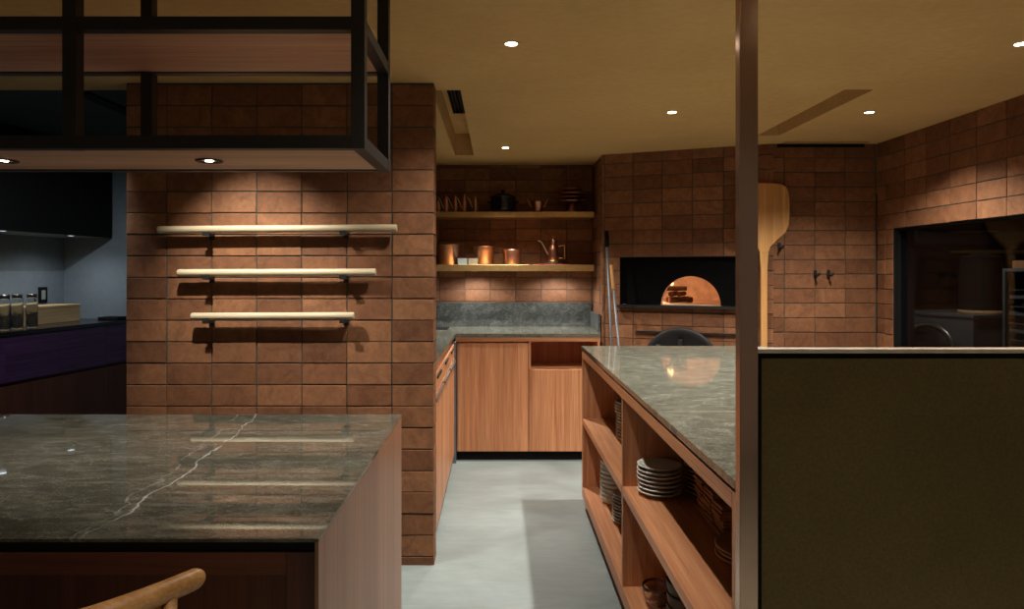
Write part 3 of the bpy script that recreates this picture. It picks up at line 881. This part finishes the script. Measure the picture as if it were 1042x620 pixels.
# burning logs
logs = [((-.19, .26, .028), (-.02, .36, .028), .024), ((-.23, .33, .028), (-.06, .44, .028), .026), ((-.17, .23, .074), (-.15, .42, .078), .022), ((-.11, .25, .074), (-.09, .42, .076), .020), ((-.22, .30, .116), (-.06, .33, .118), .020)]
for i, (a, b, r) in enumerate(logs):
    A = ow(AU + a[0], a[1], AZ + a[2] - .0); B = ow(AU + b[0], b[1], AZ + b[2])
    pts = [A.lerp(B, k / 6) + Vector((R.uniform(-.003, .003), R.uniform(-.003, .003), 0)) for k in range(7)]
    o = build('log', MB().tube(pts, [r * R.uniform(.88, 1.0) for _ in pts], 10), M['charlog'])
    tag(o, ('charred log lowest at the front of the oven fire', 'charred log lowest at the back of the oven fire', 'left crossing log in the middle of the oven fire', 'right crossing log in the middle of the oven fire', 'topmost burning log of the oven fire')[i], 'log', 'logs burning in the oven')
fl = MB()
for u, y, h, r in ((-.195, .315, .06, .010), (-.175, .33, .045, .009), (-.21, .35, .04, .008)):
    c = ow(AU + u, y, AZ + .142)
    pts = [c + Vector((.004 * math.sin(k * 1.4 + u * 40), .003 * math.cos(k * 1.7), h * k / 6)) for k in range(7)]
    fl.tube(pts, [r * s_ for s_ in (.55, .95, 1, .8, .55, .3, .06)], 10)
tag(build('fire', fl, M['flame']), 'bright flames above the logs inside the oven mouth', 'fire')

# round cast-iron ash door below the mouth
t = thing('ash_door', 'round black iron door with crossbar on the bricks below the oven mouth', 'oven door', (P0.x, P0.y, 0), ARZ)
DU, DZ, DR = .587, .73, .275
rot = Matrix.Translation((DU, -.016, DZ)) @ Matrix.Rotation(PI / 2, 4, 'X')
build('disc', MB().lathe([(0, 0), (DR, 0), (DR, .014), (DR - .012, .02), (DR - .05, .02), (DR - .055, .014), (0, .014)], seg=64, T=rot), M['iron'], t, local=True)
build('latch', bx(DU - .018, -.062, DZ - .1, DU + .018, -.031, DZ + .19), M['iron'], t, local=True, bevel=.004)
build('crossbar', bx(DU - .33, -.028, .958, DU - .10, -.012, .972), M['iron'], t, local=True)
build('crossbar', bx(DU + .14, -.028, .958, DU + .42, -.012, .972), M['iron'], t, local=True)
for u in (-.16, .16):
    build('bolt', MB().lathe([(0, 0), (.022, 0), (.022, .02), (.012, .03), (0, .03)], seg=20, T=Matrix.Translation((DU + u, -.0365, DZ + .13)) @ Matrix.Rotation(PI / 2, 4, 'X')), M['iron'], t, local=True)


# long-handled oven tools leaning at the left of the oven
def tool(A, B, grip_len, gmat, lab, gr, head):
    t = thing('oven_peel', lab, 'peel', (A[0], A[1], 0), 0, 'oven tools leaning beside the oven')
    A = Vector(A); B = Vector(B); d = (B - A).normalized(); L = (B - A).length
    build('shaft', MB().tube([A + d * .2, B - d * grip_len], .0085, 12), M['steel_dk'], t)
    build('grip', MB().tube([B - d * grip_len, B - d * (grip_len - .01), B - d * .01, B], [gr * .8, gr, gr, gr * .7], 14), gmat, t)
    side = d.cross(Vector((0, -1, 0))).normalized(); nn = side.cross(d).normalized()
    pts = []
    for k in range(28):
        a = 2 * PI * k / 28; pts.append(A + d * (.105 + head * math.sin(a)) + side * (head * math.cos(a)))
    hb = MB(); n_ = len(pts)
    hb.add([p + nn * .0015 for p in pts] + [p - nn * .0015 for p in pts], [tuple(range(n_)), tuple(range(n_, 2 * n_))[::-1]] + [(k, (k + 1) % n_, n_ + (k + 1) % n_, n_ + k) for k in range(n_)])
    build('blade', hb, M['steel'], t)


tool((.885, 5.06, .003), (.838, 5.245, 1.737), .125, M['blackmatt'], 'steel oven peel with black grip leaning at the alcove corner', .0165, .10)
tool((.96, 4.93, .003), (.868, 5.20, 1.475), .19, M['peel'], 'shorter oven peel with tan wooden grip beside the black-gripped one', .0135, .09)

# wooden peel hung on the wall
t = thing('wooden_peel', 'large pale wooden pizza peel hanging beside the post', 'peel', (1.89, 4.85, .8))
def half(s_):
    return [(s_ * .020, .80), (s_ * .022, 1.45), (s_ * .030, 1.56), (s_ * .045, 1.60), (s_ * .10, 1.655), (s_ * .150, 1.70), (s_ * .174, 1.755), (s_ * .18, 1.82), (s_ * .18, 1.93), (s_ * .172, 1.99), (s_ * .155, 2.025), (s_ * .12, 2.043), (s_ * .06, 2.05)]
hf = half(1); pl = [(x, z) for x, z in hf] + [(-x, z) for x, z in reversed(hf)]
bl = [p for p in pl if p[1] >= 1.559]
build('blade', MB().prism([(1.89 + x, z) for x, z in bl], 4.838, 4.854, 'xz'), M['peel'], t, bevel=.004)
build('handle', MB().prism([(1.869, .80), (1.911, .80), (1.9125, 1.45), (1.92, 1.559), (1.86, 1.559), (1.8675, 1.45)], 4.836, 4.856, 'xz'), M['peel'], t, bevel=.006)


def hook(x, y, z, lab, nrm=(0, -1)):
    t = thing('wall_hook', lab, 'hook', (x, y, z), math.atan2(nrm[1], nrm[0]) + PI / 2, 'black hooks on the brick wall')
    build('back_plate', bx(-.011, -.006, -.03, .011, 0, .03), M['black'], t, local=True, bevel=.002)
    build('peg', MB().tube([(0, -.006, -.01), (0, -.045, -.012), (0, -.062, -.004), (0, -.066, .014)], .0065, 10), M['black'], t, local=True)


hook(1.832, 4.9263, 1.618, 'black wall hook left of the wooden peel neck', tuple(NO))
hook(2.015, 4.8775, 1.600, 'black wall hook right of the wooden peel neck')
hook(2.27, 4.8775, 1.405, 'left one of two empty black hooks on the bricks')
hook(2.365, 4.8775, 1.405, 'right one of two empty black hooks on the bricks')


# ------------------------------------------------------------------ ceiling fittings and their lamps
def spot(name, loc, to, energy, size, blend, col=(1, .86, .68), radius=.02):
    l = bpy.data.lights.new(name, 'SPOT'); l.energy = energy; l.spot_size = math.radians(size); l.spot_blend = blend
    l.color = col; l.shadow_soft_size = radius
    o = bpy.data.objects.new(name, l); COL.objects.link(o); o.location = loc
    o.rotation_euler = (Vector(to) - Vector(loc)).to_track_quat('-Z', 'Y').to_euler()
    return o


def downlight(x, y, lab, r=.025):
    t = thing('ceiling_light', lab, 'ceiling light', (x, y, ZC), 0, 'recessed ceiling downlights')
    build('trim_ring', MB().lathe([(r, -.001), (r + .008, -.001), (r + .009, -.003), (r + .006, -.006), (r, -.004)], (x, y, ZC), 32), M['ceil'], t)
    build('lens', MB().lathe([(0, -.001), (r - .0005, -.001), (r - .0005, -.003), (0, -.003)], (x, y, ZC), 28), M['lamp'], t)


WARM = (1, .9, .76); NEUT = (1, .975, .91)
for x, y, lab, e, cone in ((.057, 2.735, 'recessed ceiling downlight above the aisle, nearest of those in view', 78, 140),
                           (.06, 5.02, 'recessed ceiling downlight in front of the alcove shelves', 170, 106),
                           (1.0, 3.91, 'recessed ceiling downlight above the far end of the island', 125, 130),
                           (1.0, 2.735, 'ceiling downlight above the middle of the island, hidden behind the post', 140, 130),
                           (.057, 1.56, 'ceiling downlight above the near aisle, just over the frame', 22, 110),
                           (1.0, 1.56, 'added unseen ceiling downlight above the near end of the island', 22, 110),  # this lamp and the next are added to brighten the partition cap
                           (2.1, 1.56, 'added unseen downlight above the low partition, brightening its cap', 70, 110),
                           (.057, .39, 'added unseen downlight above the dining side of the aisle, behind the viewer', 130, 70),  # this and the next two: added to light the floor mirrored in the post
                           (1.0, .39, 'added unseen downlight in front of the low partition, behind the viewer', 130, 70),
                           (1.0, -.78, 'added unseen downlight far behind the viewer on the dining side', 130, 70),
                           (2.13, 3.91, 'recessed ceiling downlight near the brick wall, beyond the right ceiling slot', 150, 130),
                           (2.10, 2.735, 'recessed ceiling downlight at the far right, cut by the frame', 90, 126),
                           (-1.25, 2.62, 'ceiling downlight above the wooden poles, hidden behind the hanging rack', 0, 0)):
    downlight(x, y, lab)
    if e: spot('ceiling_spot', (x, y, ZC - .012), (x, y, 0), e, cone, .9, NEUT)
downlight(-2.1, 3.0, 'added bar room downlight, unseen behind the hanging rack')
spot('bar_fill_spot', (-2.1, 3.0, ZC - .012), (-2.75, 4.3, .6), 52, 100, .7, (.84, .92, 1))  # unseen lamp added to light the bar cabinet fronts
# wall-washing lamp for the poles
spot('pole_spot', (-1.25, 2.62, ZC - .012), (-1.10, 3.3, 1.05), 128, 64, 1.0, NEUT, .012)
for px in (213, 4):
    x = (px - CX) / F * 1.96
    spot('rack_spot', (x, 1.96, RZ - .006), (x, 1.96, 0), 12, 90, .6, NEUT)
# lamps under the lower shelf
for px, lab in ((483, 'left'), (567, 'right')):
    x = (px - CX) / F * 5.72
    t = thing('shelf_light', f'small {lab} lamp under the lower brass shelf', 'lamp', (x, 5.64, 1.428), 0, 'lamps under the lower shelf')
    build('trim_ring', MB().lathe([(.018, -.001), (.025, -.001), (.025, -.004), (.018, -.004)], (x, 5.64, 1.428), 24), M['brass'], t)
    build('lens', MB().lathe([(0, -.001), (.0175, -.001), (.0175, -.003), (0, -.003)], (x, 5.64, 1.428), 20), M['lampcool'], t)
    spot('shelf_spot', (x, 5.64, 1.42), (x, 5.66, .9), 15, 160, .6, (.92, .96, 1), .03)

# vents
t = thing('air_vent', 'black slatted air vent in the left ceiling slot', 'vent', (-.257, 3.8, ZC + .12))
build('frame', MB().box(-.292, 3.445, ZC + .135, -.285, 4.53, ZC + .168).box(-.195, 3.445, ZC + .135, -.188, 4.53, ZC + .168).box(-.285, 4.52, ZC + .135, -.195, 4.53, ZC + .168).box(-.285, 3.446, ZC + .16, -.195, 4.519, ZC + .168), M['blackmatt'], t)
for k in range(4):
    x = -.276 + k * .0235
    build('slat', bx(x, 3.446, ZC + .137, x + .006, 4.519, ZC + .159), M['iron'], t)

# fire light in the oven
l = bpy.data.lights.new('fire_glow', 'POINT'); l.energy = 3.4; l.color = (1, .70, .45); l.shadow_soft_size = .03
o = bpy.data.objects.new('fire_glow', l); COL.objects.link(o); o.location = ow(AU - .30, .36, AZ + .15)

# ------------------------------------------------------------------ bar room on the far left
BT = math.atan2(-.143, .990)
K_ = .76                                               # a high bar: its worktop stands above the kitchen's
BO = (-3.79 * K_, 5.22 * K_, 0)
BM = Matrix.Translation(BO) @ Matrix.Rotation(BT, 4, 'Z')
LX = -.78 * K_; LE = 1.53 * K_
def bz(z): return H + K_ * (z - H)
struct('wall_bar_side', MB().box(LX - .1, -4.5, 0, LX, LE + .1, ZC, 0, BM), M['greywall'])
struct('wall_bar_end', MB().box(LX, LE, 0, .98, LE + .1, ZC, 0, BM), M['greywall'])
t = thing('bar_cabinet', 'dark reddish-brown cabinet with wide purple-sheened drawers against the grey wall, far left', 'cabinet', BO, BT)
build('carcass', bx(LX + .003, -2.0, .08, -.02, LE - .003, bz(.924)), M['dkwood_z'], t, local=True)
build('toe_kick', bx(LX + .003, -2.0, 0, -.07, LE - .003, .079), M['blackmatt'], t, local=True)
dw = .543 * K_; s0 = .578 * K_ - dw * 4
for k in range(6):
    a = s0 + dw * k; b = min(a + dw - .002, LE - .004)
    if b - a < .1: continue
    build('drawer_front', bx(-.019, a, bz(.565), 0, b, bz(.922)), M['purple'], t, local=True, bevel=.001)
    build('door', bx(-.019, a, .083, 0, b, bz(.535)), M['dkwood_z'], t, local=True, bevel=.001)
GZ = bz(.957)
tag(build('stone_worktop', MB().box(LX + .003, -2.0, bz(.9245), .006, LE - .003, GZ, 0, BM), M['iron_gloss']), 'black polished worktop on the far left bar cabinet', 'worktop')
GZ += .0005
t = thing('wall_cabinet', 'black upper cabinet with two small lamps beneath, far left', 'cabinet', BO, BT)
UX = -.25 * K_; UZ = bz(1.76)
build('body', bx(LX + .003, -2.0, UZ + .012, UX, 1.5 * K_, ZC - .003), M['blackmatt'], t, local=True)
build('bottom_panel', bx(LX + .003, -2.0, UZ, UX, 1.5 * K_, UZ + .0115), M['greywall'], t, local=True)
build('front_panel', bx(UX + .0005, -2.0, UZ - .002, UX + .016, 1.5 * K_, ZC - .003), M['blackmatt'], t, local=True)
for ly in (.34, 1.08):
    c_ = (-.32 * K_, ly * K_, UZ)
    d_ = build('downlight', MB().lathe([(.022, -.001), (.03, -.001), (.03, -.004), (.022, -.004)], c_, 24), M['steel'], t, local=True)
    build('lens', MB().lathe([(0, -.001), (.0215, -.001), (.0215, -.003), (0, -.003)], c_, 20), M['lampcool'], d_, local=True)
    p = BM @ Vector((c_[0], c_[1], UZ - .01))
    spot('bar_spot', p, p - Vector((0, 0, 1)), 4.5, 155, .8, (.9, .95, 1.0))
first = None
for i, (lx, ly) in enumerate(((-.10, .13), (-.115, .265), (-.10, .395))):
    p = BM @ Vector((lx * K_, ly * K_, GZ)); lab = f"{('leftmost', 'middle', 'rightmost')[i]} of three tall clear glass jars on the black worktop"
    if first is None:
        first = thing('glass_jar', lab, 'jar', p, 0, 'glass jars on the bar worktop')
        build('vessel', MB().lathe([(0, 0), (.029, 0), (.032, .004), (.032, .178), (.028, .19), (.027, .2), (.025, .2), (.026, .188), (.0298, .176), (.0298, .014), (0, .011)], seg=28), M['glass'], first, local=True)
        build('lid', MB().lathe([(0, .2008), (.0285, .2008), (.0285, .214), (.026, .216), (0, .216)], seg=28), M['steel'], first, local=True)
    else: dup(first, p, lab)
p = BM @ Vector((-.30 * K_, .14 * K_, GZ))
t = thing('bottle', 'dark bottle behind the glass jars at the left frame edge', 'bottle', p)
build('vessel', MB().lathe([(0, 0), (.03, 0), (.032, .008), (.032, .15), (.023, .19), (.012, .21), (.012, .236), (0, .236)], seg=24), M['darkware'], t, local=True)
build('cap', MB().lathe([(.0, .2365), (.0145, .2365), (.0145, .262), (0, .264)], seg=20), M['blackmatt'], t, local=True)
t = thing('wooden_box', 'long tan wooden box on the black worktop behind the glass jars', 'box', BO, BT)
build('body', bx(-.62 * K_, .22 * K_, GZ, -.36 * K_, 1.24 * K_, GZ + .138 * K_), M['boardtan'], t, local=True, bevel=.002)
build('lid', bx(-.625 * K_, .215 * K_, GZ + .1385 * K_, -.355 * K_, 1.245 * K_, GZ + .16 * K_), M['boardtan'], t, local=True, bevel=.002)
t = thing('wall_switch', 'small black-framed switch on the grey wall above the wooden box', 'switch', BM @ Vector((LX, 1.26 * K_, bz(1.2))), BT)
build('plate', bx(.0005, -.04, -.057, .008, .04, .057), M['blackmatt'], t, local=True, bevel=.002)
build('rocker', bx(.0083, -.017, -.034, .012, .017, .034), M['white'], t, local=True, bevel=.001)
tag(build('black_tray', MB().box(-.25 * K_, 1.33 * K_, GZ, -.04 * K_, 1.5 * K_, GZ + .022, 0, BM), M['blackmatt'], bevel=.003), 'small black tray on the worktop end next to the brick wall', 'tray')

# ------------------------------------------------------------------ service room seen through the right-hand window
EO = (4.07, 5.84, 0); EA = math.atan2(.28, .96)
t = thing('steel_oven', 'dark steel oven with a round side door beyond the right-hand window', 'oven', EO, EA)
build('body', bx(0, 0, .12, 1.1, .80, 1.025), M['steel_dk'], t, local=True, bevel=.004)
build('top_plate', bx(-.012, -.012, 1.026, 1.112, .812, 1.05), M['steel_dk'], t, local=True, bevel=.002)
for x, y in ((.05, .05), (1.05, .05), (.05, .75), (1.05, .75)):
    build('foot', MB().lathe([(0, 0), (.025, 0), (.025, .119), (0, .119)], (x, y, 0), 16), M['steel_dk'], t, local=True)
dk = Matrix.Translation((-.001, .42, .68)) @ Matrix.Rotation(-PI / 2, 4, 'Y')
dr = build('round_door', MB().lathe([(0, 0), (.27, 0), (.27, .014), (0, .018)], seg=48, T=dk), M['iron'], t, local=True)
build('door_ring', MB().lathe([(.255, .0185), (.28, .0), (.285, .02), (.27, .028), (.255, .024)], seg=48, T=dk), M['steel'], dr, local=True)
bd = MB().lathe([(0, 0), (.172, 0), (.175, .006), (.172, .03), (0, .032)], (4.33, 6.12, 1.0505), 40)
tag(build('round_board', bd, M['boardtan']), 'pale round wooden board on the steel oven behind the glass', 'board')
t = thing('stock_pot', 'tall dark pot on the round board behind the glass', 'pot', (4.33, 6.12, 1.083))
build('body', MB().lathe([(0, 0), (.16, 0), (.165, .01), (.165, .46), (.17, .465), (.16, .468), (.158, .02), (0, .015)], seg=40), M['iron'], t, local=True)
build('lid', MB().lathe([(0, .51), (.03, .508), (.168, .472), (.174, .47), (.174, .4685), (0, .4685)], seg=40), M['iron'], t, local=True)
du = MB().tube([(4.0, 6.75, ZC - .002), (4.0, 6.75, 1.95), (4.03, 6.75, 1.85), (4.11, 6.75, 1.76), (4.25, 6.75, 1.73), (6.39, 6.75, 1.73)], .085, 20)
tag(build('exhaust_duct', du, M['iron']), 'dark exhaust duct bending under the ceiling beyond the window', 'duct')
t = thing('tray_rack', 'dark steel tray rack beyond the right end of the window', 'rack', (4.24, 5.17, 0))
RXA, RXB, RYA, RYB = 4.01, 4.47, 4.92, 5.42
for x in (RXA, RXB - .025):
    for y in (RYA, RYB - .025): build('upright', bx(x, y, 0, x + .025, y + .025, 1.45), M['steel_dk'], t)
for x in (RXA, RXB - .025):
    build('top_bar', bx(x, RYA + .0255, 1.425, x + .025, RYB - .0255, 1.449), M['steel_dk'], t)
for y in (RYA, RYB - .025):
    build('cross_bar', bx(RXA + .0255, y, 1.425, RXB - .0255, y + .025, 1.449), M['steel_dk'], t)
for k in range(11):
    z = .62 + k * .066
    build('runner', bx(RXA + .0255, RYA + .03, z, RXA + .055, RYB - .03, z + .004), M['steel_dk'], t)
    build('runner', bx(RXB - .055, RYA + .03, z, RXB - .0255, RYB - .03, z + .004), M['steel_dk'], t)
first = None
for k, lab in ((3, 'lowest'), (5, 'second lowest'), (7, 'second highest'), (9, 'topmost')):
    z = .62 + k * .066 + .0045
    if first is None:
        tm = MB().box(-.2, -.215, 0, .2, .215, .003).box(-.2, -.215, .003, -.196, .215, .02).box(.196, -.215, .003, .2, .215, .02).box(-.196, -.215, .003, .196, -.211, .02).box(-.196, .211, .003, .196, .215, .02)
        first = build('baking_tray', tm, M['steel_dk'], origin=(0, 0, 0)); first.location = (4.24, 5.17, z)
        tag(first, f'{lab} baking tray on the steel rack beyond the window', 'baking tray', 'trays on the steel rack')
    else: dup(first, (4.24, 5.17, z), f'{lab} baking tray on the steel rack beyond the window')
t = thing('cardboard_box', 'brown cardboard box on top of the tray rack', 'box', (4.25, 5.17, 1.4505))
build('carton', bx(-.2, -.2, 0, .2, .2, .055), M['card'], t, local=True); build('flap', bx(-.2, -.2, .0555, -.002, .2, .06), M['card'], t, local=True)
for z, lab in ((1.86, 'upper'), (1.64, 'lower')):
    tag(build('wall_shelf', bx(5.3, 7.75, z, 6.39, 7.995, z + .03), M['boardtan']), f'{lab} tan shelf board on the dark wall beyond the window', 'shelf')
downlight(3.5, 5.5, 'added unseen ceiling downlight inside the service room beyond the window')
spot('service_fill_spot', (3.5, 5.5, ZC - .012), (4.0, 6.0, .6), 26, 130, .6, WARM)  # unseen lamp added so the service room shows through the window

# ------------------------------------------------------------------ world, camera, colour
w = bpy.data.worlds.new('world'); scene.world = w; w.use_nodes = True
bg = w.node_tree.nodes['Background']; bg.inputs[0].default_value = (1, .9, .76, 1); bg.inputs[1].default_value = .1
cam = bpy.data.cameras.new('camera'); co = bpy.data.objects.new('camera', cam); COL.objects.link(co)
co.location = (0, 0, H); co.rotation_euler = (PI / 2, 0, 0)
cam.sensor_fit = 'HORIZONTAL'; cam.sensor_width = 36; cam.lens = F / 1042 * 36; cam.clip_start = .05
cam.shift_x = (521 - CX) / 1042; cam.shift_y = -(310 - CY) / 1042
scene.camera = co
vs_ = scene.view_settings; vs_.view_transform = 'Standard'; vs_.look = 'None'; vs_.gamma = 1; vs_.exposure = .15; vs_.use_curve_mapping = False
scene.cycles.max_bounces = 10; scene.cycles.diffuse_bounces = 8; scene.cycles.glossy_bounces = 5; scene.cycles.transmission_bounces = 8; scene.cycles.transparent_max_bounces = 8
scene.cycles.sample_clamp_indirect = 6
